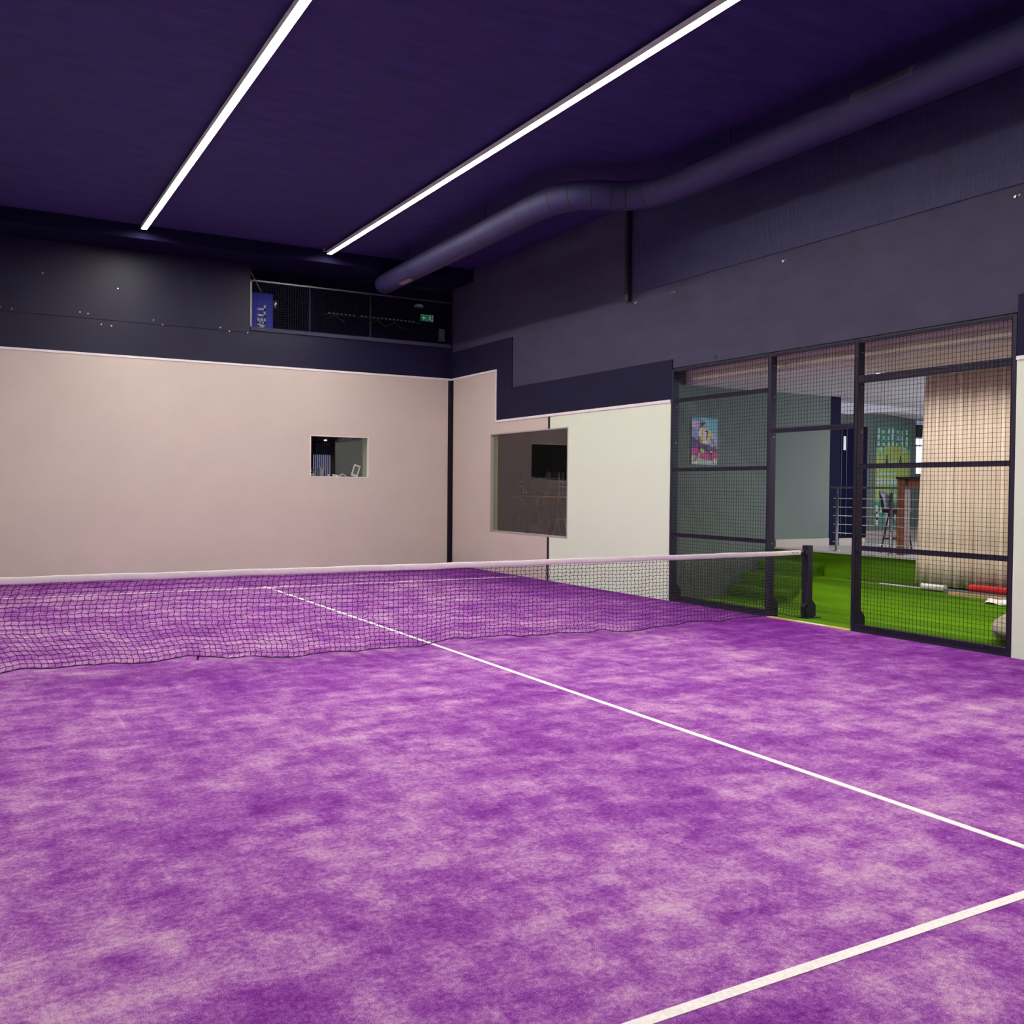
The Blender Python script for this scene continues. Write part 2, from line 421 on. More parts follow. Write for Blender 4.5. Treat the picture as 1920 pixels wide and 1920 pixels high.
# ------------------------------------------------------------------ ceiling lights
def light_strip(x, label):
    r = empty('linear_light', (x, 0, 6.27), label, 'light', 'linear ceiling lights')
    MB().box(x-.052, x+.052, -9.1, 9.08, 6.32, 6.35).box(x-.052, x-.047, -9.1, 9.08, 6.285, 6.32).box(x+.047, x+.052, -9.1, 9.08, 6.285, 6.32).build('housing', M['housing'], r)
    MB().box(x-.0465, x+.0465, -9.09, 9.07, 6.302, 6.318).build('diffuser', M['lamp'], r)
    MB().box(x-.052, x+.052, 9.081, 9.088, 6.283, 6.352).build('end_cap', M['housing'], r)
    for y in (7.2, 3.6, 0, -3.6, -7.2):
        MB().tube([(x, y, 6.35), (x, y, 6.4)], .008, 6).build('hanger', M['housing'], r)
    return r
light_strip(-1.66, 'long glowing linear ceiling light on the left')
l2 = light_strip(1.765, 'long glowing linear ceiling light on the right, beside the duct')
MB().tube([(1.72, 9.06, 6.33), (1.66, 9.10, 6.33), (1.65, 9.13, 6.37), (1.70, 9.15, 6.40)], .007, 6).build('cable', M['housing'], l2, label='short looping supply cable')

# ------------------------------------------------------------------ ventilation duct
dz = 5.95
ctrl = [(3.12, 9.55), (3.06, 6), (3.02, 4.2), (3.01, 3.4), (3.04, 2.85), (3.17, 2.45), (3.43, 2.22), (3.73, 2.08), (3.97, 1.86), (4.10, 1.5), (4.13, 1.0), (4.13, .4), (4.13, -4), (4.13, -10.1)]
def catmull(P, n=8):
    out = []
    for i in range(len(P)-1):
        p0 = P[max(i-1, 0)]; p1 = P[i]; p2 = P[i+1]; p3 = P[min(i+2, len(P)-1)]
        for k in range(n):
            t = k/n
            out.append(tuple(.5*((2*p1[a]) + (-p0[a]+p2[a])*t + (2*p0[a]-5*p1[a]+4*p2[a]-p3[a])*t*t + (-p0[a]+3*p1[a]-3*p2[a]+p3[a])*t**3) for a in range(2)))
    out.append(tuple(P[-1])); return out
path = catmull(ctrl)
duct = empty('ventilation_duct', (3.1, 0, dz), 'round dark ventilation duct bending along under the ceiling by the right wall', 'duct')
DR = .205
end = [(path[0][0], 9.55+.10, dz)]
pp = [(a, b, dz) for a, b in path]
MB().tube([(3.12, 9.68, dz), (3.12, 9.665, dz), (3.12, 9.63, dz)] + pp, [DR*.55, DR*.8, DR*.97] + [DR]*len(pp), 32).build('duct_pipe', M['duct'], duct)
def ring(i, w=.012, d=.006, m='duct_seam'):
    a = Vector(pp[i]); t = (Vector(pp[i+1])-Vector(pp[i-1])).normalized()
    MB().tube([a-t*w, a-t*w*.5, a+t*w*.5, a+t*w], [DR-.004, DR+d, DR+d, DR-.004], 32, caps=False).build('seam_ring', M[m], duct)
for i in (4, 12, 22, 28, 34, 40, 46, 52, 58, 66, 72): ring(i, .014, .005)
# louvre grille and sticker on the duct skin (curved patches)
def patch(cx, y0, y1, a0, a1, off):
    def f(u, v):
        a = a0 + (a1-a0)*v; return (cx+math.cos(a)*(DR+off), y0+(y1-y0)*u, dz+math.sin(a)*(DR+off))
    return f
g = MB().grid(patch(4.13, -1.95, -2.75, PI*.74, PI*.95, .004), 4, 8).build('grille_frame', mat('light_grille', (.09, .085, .15, 1), .5), duct, label='louvred outlet grille')
mbg = MB()
for k in range(26):
    y = -2.0 - k*.028
    mbg.grid(patch(4.13, y, y-.012, PI*.75, PI*.94, .012), 1, 8)
mbg.build('grille_slats', M['duct_seam'], duct)
MB().grid(patch(3.085, 8.55, 8.0, PI*1.36, PI*1.52, .004), 3, 5).build('sticker', mat('tan_sticker', (.30, .20, .17, 1), .6), duct)
for y in (8.2, 5.0, .2, -4):
    cx = 3.06 if y > 3 else 4.13
    mb = MB().box(cx-.004, cx+.004, y-.012, y+.012, dz+DR-.01, 6.4)
    mb.build('hanger_strap', M['dark_metal'], duct)

# ------------------------------------------------------------------ padel net
NZ = .915
def bot(x):
    b = .055 + .045*max(0, min(1, (-x-1.2)/2.5)) + .02*math.sin(x*1.7+.6) + .012*math.sin(x*4.3) + .009*math.sin(x*9.1+1) + .014*max(0, math.sin(x*6.7+.5))**6*(1 if math.sin(x*1.3) > -.2 else 0) + .006*math.sin(x*17.3)*math.sin(x*2.1)
    return max(.02, b)
def netpt(x, t, row=0, colj=0):
    zt = NZ-.04; zb = bot(x); z = zt + (zb-zt)*t
    A = max(0, min(1, (-x-.2)/3.5))
    sh = -.10*A*math.sin(PI*min(1, t*1.15)) + .10*A*max(0, t-.6)*2
    kink = (.007 if (row % 2) else -.007)
    y = .02*math.sin(x*.9+t*2)*t + .012*math.sin(x*2.3)*t
    return (x+sh+kink, y, z+(.004 if colj % 2 else -.004))
net = empty('padel_net', (0, 0, 0), 'black court net with white top band hung across the purple court', 'net')
cols = []; x = -5.36
while x < 5.325: cols.append(x); x += .0545
nr = 20
nm = MB()
def strand(pts, r=.0034):
    n0 = len(nm.v)
    for i, q in enumerate(pts):
        a = Vector(q); t = (Vector(pts[min(i+1, len(pts)-1)])-Vector(pts[max(i-1, 0)])).normalized()
        u = t.cross(Vector((0, 1, 0))).normalized(); w = Vector((0, 1, 0))
        nm.v += [tuple(a+u*r), tuple(a-u*r*.5+w*r*.87), tuple(a-u*r*.5-w*r*.87)]
    for i in range(len(pts)-1):
        for k in range(3):
            k2 = (k+1) % 3
            nm.f.append((n0+i*3+k, n0+i*3+k2, n0+i*3+3+k2, n0+i*3+3+k)); nm.mi.append(0); nm.smooth.append(False)
for j, x in enumerate(cols): strand([netpt(x, i/nr, i, j) for i in range(nr+1)])
for i in range(nr+1): strand([netpt(x, i/nr, i, j) for j, x in enumerate(cols)])
nm.build('net_mesh', M['net'], net, label='black knotted netting')
MB().tube([netpt(-5.36+k*.06, 1) for k in range(178)], .0045, 6).build('bottom_cord', M['net'], net)
MB().tube([(-2.54, 0, bot(-2.54)-.002), (-2.55, -.01, bot(-2.54)-.03)], .012, 6).build('cord_knot', M['black'], net)
def tape(u, v):
    x = -5.34 + 10.645*u
    wz = .002*math.sin(x*5.1)+.0015*math.sin(x*11.3)
    a = 2*PI*v
    return (x, .007*math.cos(a)*(1 if abs(math.sin(a)) < .95 else .6), NZ-.028+.032*math.sin(a)+wz-.006*math.cos(x/5.3*PI/2))
MB().grid(tape, 160, 12).build('top_band', M['tape'], net, label='white fabric top band')
for x in (5.16, 5.235): MB().tube([(x, -.011, NZ-.022), (x, -.006, NZ-.022)], .009, 8).build('eyelet', M['grey_metal'], net)
MB().tube([(5.30, 0, NZ-.02), (5.337, 0, NZ-.018)], .008, 8).build('tension_strap', M['steel'], net)

post = empty('net_post', (5.44, 0, 0), 'black square net post with crank head standing on the green turf', 'post')
MB().box(5.385, 5.49, -.05, .05, .012, .985).build('post_tube', M['dark_metal'], post, bevel=.006)
MB().prism([(5.49, .012), (5.56, .012), (5.56, .17), (5.49, .25)], 1, -.045, .045).prism([(5.385, .012), (5.36, .012), (5.36, .15), (5.385, .2)], 1, -.03, .03).build('foot_gusset', M['dark_metal'], post)
MB().box(5.34, 5.62, -.09, .09, 0, .012).build('base_plate', M['dark_metal'], post)
for (x, y) in ((5.59, -.06), (5.52, -.07), (5.59, .06)): MB().tube([(x, y, .012), (x, y, .024)], .011, 8).build('anchor_bolt', M['steel'], post)
MB().tube([(5.375, -.055, NZ-.02), (5.375, .02, NZ-.02)], .036, 18).box(5.345, 5.39, -.03, .03, NZ-.09, NZ-.02).build('crank_head', M['black'], post)
MB().tube([(5.372, -.058, .18), (5.372, -.058, NZ-.1)], .004, 8).build('net_rod', M['dark_metal'], post)
MB().tube([(5.372+.030*math.cos(a), -.058, .16+.045*math.sin(a)) for a in [2*PI*k/18 for k in range(19)]], .005, 6, caps=False).build('hook_ring', M['black'], post)

# ------------------------------------------------------------------ mesh fence in the opening
def wires(y0, y1, z0, z1, x, parent):
    mb = MB(); r = .0017
    n = max(1, round((y1-y0)/.05))
    for i in range(n+1):
        y = y0+(y1-y0)*i/n; mb.box(x-r, x+r, y-r, y+r, z0, z1)
    n = max(1, round((z1-z0)/.05))
    for i in range(n+1):
        z = z0+(z1-z0)*i/n; mb.box(x-2*r, x, y0, y1, z-r, z+r)
    mb.build('wire_mesh', M['wire'], parent, label='square welded wire mesh')
def rail(parent, y0, y1, z, h=.055):
    MB().box(W+.004, W+.055, y0, y1, z-h/2, z+h/2).build('rail', M['dark_metal'], parent)
def fpost(parent, y, z1, w=.06, d=.10, foot=True, z0=0):
    MB().box(W+.002, W+.002+d, y-w/2, y+w/2, z0, z1).build('post', M['dark_metal'], parent)
    if foot:
        MB().prism([(W+.1, 0), (W+.19, 0), (W+.19, .17), (W+.1, .28)], 1, y-w/2+.005, y+w/2-.005).build('post_foot', M['dark_metal'], parent)
    for z in (1.0, 2.45, 3.0, 3.42):
        if z > z0: MB().tube([(W+.06, y-w/2, z), (W+.06, y-w/2-.008, z)], .009, 8).build('bolt', M['steel'], parent)
f1 = empty('mesh_fence', (W+.05, 1.36, 0), 'dark wire mesh fence bay between the mint wall panel and the doorway', 'fence', 'mesh fence bays')
fpost(f1, 2.405, 3.58); fpost(f1, .315, 3.58)
for z, h in ((3.56, .05), (3.09, .06), (2.03, .055), (1.03, .055), (.045, .09)): rail(f1, .345, 2.375, z, h)
wires(.345, 2.375, .05, 3.56, W-.002, f1)
f2 = empty('mesh_transom', (W+.05, -.42, 2.5), 'dark wire mesh transom panel above the open doorway', 'fence')
for z, h in ((3.56, .05), (2.53, .06)): rail(f2, -1.138, .283, z, h)
wires(-1.136, .281, 2.52, 3.56, W-.002, f2)
f3 = empty('mesh_fence', (W+.05, -2.2, 0), 'dark wire mesh fence bay right of the doorway in front of the curtain', 'fence', 'mesh fence bays')
fpost(f3, -1.17, 3.58); fpost(f3, -3.225, 3.58, .05, .06, False)
for z, h in ((3.56, .05), (3.09, .09), (2.03, .06), (1.03, .06), (.045, .09)): rail(f3, -3.2, -1.1405, z, h)
wires(-3.2, -1.1405, .05, 3.56, W-.002, f3)

th = MB().box(W-.03, W+.07, -1.14, .285, 0, .012)
thr = th.build('threshold_strip', M['wood_strip'], label='raw pine threshold strip in the doorway between purple and green', cat='threshold')
MB().box(W-.032, W+.05, -.72, -.22, .012, .014).build('white_patch', M['white_paint'], thr, label='white painted patch')

# ------------------------------------------------------------------ turf room beyond the fence
FLX = 14.5; RN = 3.37; YW = 2.5
def prof(x):
    t = max(0, min(1, (x-6.15)/.8)); return .385*(t*t*(3-2*t))
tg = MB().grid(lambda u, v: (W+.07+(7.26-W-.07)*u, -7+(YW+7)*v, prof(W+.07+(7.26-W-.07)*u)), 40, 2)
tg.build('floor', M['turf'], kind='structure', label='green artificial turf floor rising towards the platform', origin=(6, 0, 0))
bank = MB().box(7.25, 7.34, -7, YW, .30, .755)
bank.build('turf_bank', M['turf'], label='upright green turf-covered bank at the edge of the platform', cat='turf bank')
pf = MB().box(7.34, FLX, -7, 3.75, .3, .78).box(7.23, 7.34, -7, YW, .755, .78)
struct('floor', pf, M['platform'], label='pale raised platform floor beyond the turf bank')
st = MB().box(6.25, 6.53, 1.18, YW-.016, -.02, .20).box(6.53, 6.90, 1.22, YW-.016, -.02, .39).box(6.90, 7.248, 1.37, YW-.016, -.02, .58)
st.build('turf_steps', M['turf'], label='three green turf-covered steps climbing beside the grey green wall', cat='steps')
MB().box(7.18, 7.25, -.6, .85, .37, .405).build('edge_strip', M['grey_metal'], label='grey metal strip at the foot of the turf bank', cat='strip')

gw = MB().box(W+.15, 8.56, YW, YW+.12, 0, 3.66)
gws = struct('wall_partition', gw, M['greygreen'], label='grey green wall behind the left mesh bay')
MB().box(7.3, 8.56, YW-.015, YW, .78, .905).build('skirting', M['skirt'], gws, label='beige skirting board')
fw = MB().box(8.56, 12.40, 3.75, 3.9, .78, 3.45).box(12.40, FLX, 3.75, 3.9, .78, 2.10).box(12.40, FLX, 3.75, 3.9, 3.2, 3.45)
fws = struct('wall_far', fw, M['greygreen'], label='grey green far wall of the platform carrying the green poster')
MB().box(8.56, 12.7, 3.735, 3.75, .78, .95).build('skirting', M['skirt'], fws, label='beige skirting board')
struct('wall_outer', MB().box(FLX, FLX+.15, -7, -5.5, 0, 3.6).box(FLX, FLX+.15, .5, 4, 0, 3.6).box(FLX, FLX+.15, -5.5, .5, 0, 1.1).box(FLX, FLX+.15, -5.5, .5, 2.9, 3.6), M['greygreen'], label='outer wall of the turf room')
struct('window_3', MB().box(FLX+.02, FLX+.03, -5.5, .5, 1.1, 2.9), M['glass'], label='wide unseen window added in the outer wall')  # unseen window put in to go with the added daylight area light
# short wall closing the turf room on the camera side
dw = MB(); dw.box(W+.15, FLX, -7.15, -7, 0, 3.6)
struct('wall_side', dw, M['greygreen'], label='side wall of the turf room on the camera side')
cl = MB().box(W+.15, 5.34, -7, YW, 3.62, 3.75).box(5.34, FLX, -7, 3.75, RN, 3.62)
rc = struct('ceiling', cl, M['lilac'], label='pale lilac ceiling of the turf room')
MB().box(5.33, 5.345, -7, YW, RN-.012, RN+.012).build('edge_trim', M['white_paint'], rc, label='white ceiling edge')
pi = empty('ceiling_pipe', (5.40-.16, 0, 3.47), 'pale beige insulated pipe running above the mesh fence', 'pipe')
MB().tube([(5.29, 2.25, 3.445), (5.29, 2.23, 3.445), (5.29, -6.9, 3.445)], [.03, .047, .047], 16).build('pipe_run', M['pipe'], pi)
for y in (2.0, 1.2, .25, -.7, -1.7, -2.7): MB().tube([(5.29, y, 3.49), (5.29, y, 3.62)], .006, 6).build('hanger', M['white_paint'], pi)
MB().tube([(5.37, 2.1, 3.395), (5.37, -6.9, 3.395)], .012, 8).build('cable_tray', M['dark_metal'], label='thin dark cable run below the pale pipe', cat='cable')
# curved lighter bulkhead under the far ceiling
bk = MB().grid(lambda u, v: (9.3+3.6*u, 3.72-.05*v, 3.37-(.10+.14*math.sin(PI*u)**2)*v), 24, 1)
MB().prism([(9.0, 3.37), (9.0, 3.22), (9.8, 3.16), (10.6, 3.24), (11.4, 3.27), (12.4, 3.2), (12.4, 3.37)], 1, 3.2, 3.74).build('ceiling_bulkhead', M['lilac'], label='low pale bulkhead under the ceiling above the green poster', cat='bulkhead')
dl = empty('downlight', (6.45, -.29, RN), 'small warm downlight in the pale turf room ceiling', 'light')
MB().lathe((6.45, -.29, RN-.02), [(.055, 0), (.06, .02)], 18).build('trim_ring', M['white_paint'], dl)
MB().lathe((6.45, -.29, RN-.028), [(.035, 0), (.038, .01)], 14).build('bulb', M['spot_glow'], dl)

# navy column and board
co = MB().box(8.57, 8.82, YW, YW+.25, .78, RN)
struct('trim_2', co, M['cloak'], label='navy column at the end of the grey green wall')
nb = empty('navy_cabinet', (9.17, 2.6, .78), 'tall navy cupboard beside the navy column at the end of the grey green wall', 'cupboard')
MB().box(8.825, 9.53, YW+.02, YW+.25, .90, 2.88).build('body', mat('deep_navy', (.002, .0015, .02, 1), .8, spec=.05), nb)
MB().box(8.84, 9.53, YW+.03, YW+.25, .78, .90).build('plinth', M['skirt'], nb, label='beige plinth')
MB().box(8.86, 8.868, YW+.012, YW+.02, .93, 2.86).box(8.99, 8.998, YW+.012, YW+.02, .93, 2.86).build('door_gap', M['black'], nb)
MB().box(8.91, 8.97, YW+.012, YW+.02, 2.45, 2.69).build('notice', M['white_paint'], nb, label='small white plate')

# posters
def poster_player():
    x0, x1, z0, z1 = 5.465, 5.995, 2.125, 2.868; y = YW-.006
    r = empty('player_poster', (5.73, YW, 2.5), 'colourful poster of a footballer in a striped number 7 shirt', 'poster')
    cols = {'a': (.10, .30, .55), 'b': (.16, .42, .50), 'pink': (.62, .40, .48), 'lil': (.34, .36, .62), 'pur': (.10, .03, .14), 'mag': (.55, .02, .22),
            'grn': (.42, .50, .38), 'yel': (.72, .52, .16), 'wh': (.80, .68, .66), 'blk': (.02, .01, .03), 'skin': (.55, .28, .20), 'red': (.55, .10, .05), 'lime': (.45, .60, .05), 'hair': (.10, .02, .03)}
    mm = {k: mat('poster_'+k, (*v, 1), .5) for k, v in cols.items()}
    keys = list(mm)
    mb = MB()
    ww, hh = x1-x0, z1-z0
    def poly(pts, k, d):
        n = len(mb.v); ys = y-.0012*d
        mb.v += [(x0+ww*a, ys, z0+hh*b) for a, b in pts]; mb.f.append(tuple(range(n, n+len(pts)))); mb.mi.append(keys.index(k)); mb.smooth.append(False)
    mb.box(x0, x1, y, YW-.001, z0, z1, keys.index('b'))
    poly([(0,.62),(.5,.62),(.5,1),(0,1)], 'a', 1); poly([(.35,.75),(1,.7),(1,1),(.35,1)], 'b', 2)
    poly([(0,.78),(.25,.74),(.3,.93),(0,.95)], 'pink', 3); poly([(0,.5),(1,.38),(1,.66),(.55,.7),(0,.75)], 'lil', 2)
    poly([(0,.35),(0,.6),(.3,.5),(.3,.33)], 'pur', 3); poly([(.7,.22),(1,.2),(1,.38),(.7,.38)], 'pur', 3)
    poly([(0,.2),(1,.12),(1,.26),(0,.36)], 'mag', 4); poly([(0,0),(1,0),(1,.14),(.5,.1),(0,.2)], 'grn', 5)
    # player
    poly([(.40,.12),(.75,.10),(.80,.3),(.35,.3)], 'mag', 5)
    poly([(.30,.78),(.62,.76),(.70,.74),(.68,.44),(.30,.42)], 'wh', 6); poly([(.38,.77),(.46,.76),(.45,.43),(.36,.43)], 'yel', 7)
    poly([(.58,.76),(.66,.75),(.66,.45),(.60,.45)], 'yel', 7)
    poly([(.66,.75),(.76,.70),(.84,.58),(.78,.55),(.70,.62)], 'yel', 7); poly([(.84,.58),(1,.36),(.96,.34),(.79,.54)], 'skin', 8)
    poly([(.30,.76),(.24,.66),(.30,.55),(.35,.62)], 'wh', 7); poly([(.27,.58),(.32,.42),(.38,.44),(.34,.58)], 'skin', 8)
    poly([(.38,.78),(.52,.78),(.52,.88),(.38,.88)], 'skin', 7); poly([(.36,.84),(.44,.82),(.46,.86),(.52,.86),(.50,.91),(.40,.91),(.35,.88)], 'hair', 8)
    poly([(.32,.44),(.70,.44),(.78,.28),(.62,.26),(.52,.34),(.42,.24),(.28,.30)], 'pur', 8)
    poly([(.44,.42),(.58,.42),(.56,.32),(.46,.34)], 'blk', 9)
    poly([(.34,.34),(.50,.32),(.44,.24),(.30,.26)], 'lime', 9); poly([(.70,.30),(.78,.29),(.80,.22),(.74,.22)], 'lime', 9)
    poly([(.28,.28),(.38,.27),(.26,.10),(.14,.08)], 'skin', 9); poly([(.16,.12),(.26,.11),(.20,.02),(.06,.02)], 'wh', 10); poly([(.14,.14),(.22,.13),(.19,.08),(.12,.08)], 'red', 11)
    poly([(.70,.26),(.82,.24),(.92,.12),(.82,.10)], 'red', 9); poly([(.82,.13),(.92,.12),(.97,.02),(.86,.02)], 'wh', 10)
    # digit 7
    poly([(.50,.73),(.62,.73),(.62,.70),(.50,.70)], 'blk', 10); poly([(.62,.71),(.58,.71),(.55,.54),(.585,.54)], 'blk', 10)
    mb.build('printed_sheet', [mm[k] for k in keys], r)
poster_player()
def poster_green():
    x0, x1, z0, z1 = 11.20, 12.22, 1.00, 3.05; y = 3.744
    r = empty('wall_poster', (11.7, 3.745, 2), 'tall green and yellow football poster on the far platform wall', 'poster')
    keys = ['g', 'y', 'w', 'k', 'dg']
    mm = [mat('print_green', (.20, .42, .15, 1), .5), mat('print_yellow', (.34, .44, .07, 1), .5), mat('print_white', (.50, .58, .52, 1), .5), mat('print_black', (.02, .03, .03, 1), .5), mat('print_dark_green', (.05, .20, .12, 1), .5)]
    mb = MB(); ww, hh = x1-x0, z1-z0
    def q(a0, a1, b0, b1, k, d): mb.box(x0+ww*a0, x0+ww*a1, y-.0015*d, y, z0+hh*b0, z0+hh*b1, k)
    q(0, 1, 0, 1, 0, 1); q(0, 1, .45, .72, 1, 2); q(.25, .8, .68, .8, 1, 3)
    q(0, 1, .0, .25, 4, 2); q(0, .4, .28, .42, 1, 3); q(.0, 1, .78, 1, 4, 2)
    for i in range(7):
        for j in range(3):
            h = .03+.03*random.random(); a = .04+i*.135+.03*random.random(); b = .80+j*.06
            q(a, a+.06, b, b+h, 2, 4)
    for a, b in ((.10, .76), (.80, .76), (.15, .17), (.36, .15)): q(a, a+.07, b-.02, b+.03, 2, 5)
    for a in (.30, .70): q(a, a+.04, .66, .71, 3, 5); q(a-.02, a+.01, .62, .67, 3, 5); q(a+.03, a+.06, .62, .66, 3, 5)
    q(.42, .66, .715, .72, 2, 5)
    # rows of pale block shapes standing for the unreadable lettering
    for row, (b, n, a0) in enumerate(((.515, 5, .1), (.455, 9, .04), (.425, 7, .04), (.30, 5, .32))):
        for i in range(n):
            a = a0+i*.10; q(a, a+.07, b, b+.026, 2, 5)
            q(a+.025, a+.045, b+.008, b+.018, 0, 6)
    for a, b, c, d in ((.0, .08, .14, .22), (.03, .13, .08, .16), (.0, .1, .03, .1), (.5, .6, .08, .14), (.3, .42, .02, .2)): q(a, b, c, d, 2, 5)
    mb.build('printed_sheet', mm, r)
poster_green()

# bright window on the far wall
wn = MB().box(12.40, FLX-.1, 3.84, 3.86, 2.10, 2.82)
w1 = struct('window_4', wn, M['daylight'], label='bright daylight window at the right end of the far wall')
MB().box(12.40, 13.6, 3.72, 3.80, 2.84, 3.10).build('roller_blind', M['black'], w1)
MB().box(12.40, 13.6, 3.76, 3.84, 2.66, 2.70).box(12.40, 12.44, 3.76, 3.84, 2.1, 2.7).build('window_frame', M['white_paint'], w1)

# railing
rl = empty('platform_railing', (7.42, 0, .78), 'grey metal railing with thin rods along the platform edge', 'railing')
MB().box(7.40, 7.44, -3.2, 1.42, 1.765, 1.795).build('handrail', M['grey_metal'], rl)
for i, z in enumerate((.93, 1.07, 1.205, 1.34, 1.475, 1.61)):
    MB().tube([(7.42, -3.2, z), (7.42, 1.36, z)], .006, 6).build('rod', M['steel'], rl)
for y in (1.29, .26, -.77, -1.8, -2.8):
    b = MB().tube([(7.42, y, .79), (7.42, y, 1.70)], .022, 14).tube([(7.42, y, 1.70), (7.43, y, 1.77)], .008, 8).build('baluster', M['grey_metal'], rl)
    MB().lathe((7.42, y, .78), [(.055, 0), (.055, .012), (.03, .02)], 16).build('base_flange', M['steel'], b)

# bar table and bar stools on the platform
tb = empty('bar_table', (8.0, .0, .78), 'tall brown wooden bar table with dark top behind the railing', 'table')
MB().box(7.58, 8.5, -1.5, .32, 1.91, 1.945).build('tabletop', M['black'], tb)
MB().box(7.62, 8.46, -1.46, .14, 1.80, 1.91).build('apron', M['wood'], tb)
for (x, y) in ((7.60, .17), (8.36, .17), (7.60, -1.49), (8.36, -1.49)): MB().box(x, x+.12, y, y+.13, .78, 1.91).build('leg', M['wood'], tb)
def stool(x, y, rz, label):
    r = empty('bar_stool', (x, y, .78), label, 'stool', 'black stools at the bar table')
    r.rotation_euler = (0, 0, rz); r['_w'] = (0, 0, 0)
    MB().lathe((0, 0, .60), [(.12, 0), (.2, .03), (.21, .06), (.17, .08)], 20).build('seat', M['black'], r)
    def sh(u, v):
        a = PI*(.15+.7*u)
        return (.23*math.cos(a), .2*math.sin(a)+.02+.05*v, .62+.34*v*(1-.35*abs(2*u-1)**2))
    o = MB().grid(sh, 14, 6).build('backrest', M['black'], r); s = o.modifiers.new('thick', 'SOLIDIFY'); s.thickness = .02
    for a in (PI/4, 3*PI/4, 5*PI/4, 7*PI/4):
        MB().tube([(.13*math.cos(a), .13*math.sin(a), .61), (.25*math.cos(a), .25*math.sin(a), 0)], .014, 8).build('leg', M['black'], r)
    MB().tube([(.2*math.cos(a), .2*math.sin(a), .22) for a in [2*PI*k/20 for k in range(21)]], .009, 6, caps=False).build('foot_ring', M['black'], r)
    return r
stool(8.0, .62, 0.3, 'black bar stool tucked in at the left end of the brown bar table')
stool(7.86, -.30, 1.2, 'black bar stool behind the brown table leg next to the curtain')

# curtain
cu = empty('curtain', (7.1, -2, .42), 'floor-length tan curtain hanging in folds behind the right mesh bay', 'curtain')
random.seed(3)
def cfun(u, v):
    y = -.56 - 3.6*u
    lean = (.13*(1-v))*max(0, 1-u*6)
    d = .055*math.sin(u*150)+.02*math.sin(u*61+1)+.012*math.sin(u*333)
    if u > .38: d *= .55
    return (7.08+d*(.7+.3*(1-v)), y+lean+.02*math.sin(u*90+v*2)*.4, .44+2.92*v)
c = MB().grid(cfun, 420, 10).build('fabric', M['curtain'], cu)
s = c.modifiers.new('thick', 'SOLIDIFY'); s.thickness = .004
MB().box(7.04, 7.12, -4.4, -.5, 3.34, 3.37).build('curtain_track', M['white_paint'], cu)
# things lying along the curtain foot
MB().box(6.86, 6.98, -3.3, -1.06, .36, .43).build('gravel_channel', mat('grey_gravel', (.16, .16, .17, 1), .9, noise=(120, .6)), label='narrow grey gravel channel along the curtain foot', cat='channel')
MB().box(6.835, 6.858, -3.3, -1.15, .36, .405).build('edging_board', M['wood_strip'], label='thin pale edging board in front of the gravel channel', cat='board')
MB().tube([(6.92, -.68, .43), (6.92, -1.05, .43)], .042, 18).build('white_roll', M['paper'], label='white roll lying at the foot of the curtain', cat='roll')
MB().tube([(6.95, .05, .40), (6.93, -.66, .40)], .010, 8).build('white_stick', M['white_paint'], label='thin white stick lying left of the curtain foot', cat='stick')
tb2 = MB().tube([(6.925, -1.39, .476), (6.925, -1.40, .476), (6.925, -1.43, .476), (6.925, -3.0, .476)], [.015, .035, .045, .045], 18)
tb2.build('foam_roller', M['red'], label='long red foam roller on the channel in front of the curtain', cat='roller')
pm = MB().grid(lambda u, v: (6.72+.10*u, -1.76-.35*v, prof(6.72+.10*u)+.020+.010*math.sin(u*9+v*7)), 6, 8)
o = pm.build('paper_sheet', M['paper'], label='crumpled white paper by the red foam roller', cat='paper'); s = o.modifiers.new('t', 'SOLIDIFY'); s.thickness = .003
# quilted beanbag
def bag(u, v):
    a = 2*PI*u; b = PI*(v-.5)
    r = .40*(1+.05*math.sin(a*5)*math.cos(b*4)+.04*math.sin(a*3+b*7))
    z = math.sin(b); zz = .16+.26*z if z > 0 else .16+.16*z
    k = math.cos(b)**.7*(1-.35*max(0, z))
    return (6.05+r*k*math.cos(a), -2.83+r*1.15*k*math.sin(a), zz)
MB().grid(bag, 40, 20).build('beanbag', M['sack'], label='beige quilted beanbag on the green turf behind the right fence corner', cat='beanbag')

# ------------------------------------------------------------------ side window and dim room behind it
RX0, RX1, RY0, RY1, RZ0, RZ1 = W+.15, 8.4, YW+.12, 12.6, .62, 3.3
rs = MB().box(RX0, RX1+.1, RY0, RY1, RZ0-.1, RZ0)
struct('floor', rs, M['dark_floor'], label='dim floor of the room behind the side window')
struct('ceiling', MB().box(RX0, RX1+.1, RY0, RY1, RZ1, RZ1+.1), M['dark_room'], label='dark ceiling of the room behind the side window')
struct('wall_cafe', MB().box(RX1, RX1+.1, RY0, RY1, RZ0, RZ1).box(RX0, RX1, RY1, RY1+.1, RZ0, RZ1).box(W+.33, W+.34, B+.33, RY1, RZ0, RZ1), M['dark_room'], label='dark walls of the room behind the side window')
w1 = empty('window_1', (W+.05, 6.87, .83), kind='structure', label='side window in the right wall by the black joint')
y0, y1, z0, z1 = WIN
MB().box(W+.05, W+.058, y0+.01, y1-.01, z0+.01, z1-.01).build('pane', M['smokeglass'], w1)
fr = MB(); 
for a in ((y0-.012, y0+.012, z0-.012, z1+.012), (y1-.012, y1+.012, z0-.012, z1+.012)): fr.box(W-.006, W+.07, *a)
for a in ((z0-.012, z0+.012), (z1-.012, z1+.012)): fr.box(W-.006, W+.07, y0, y1, *a)
fr.build('window_frame', mat('taupe_frame', (.42, .37, .34, 1), .4), w1)
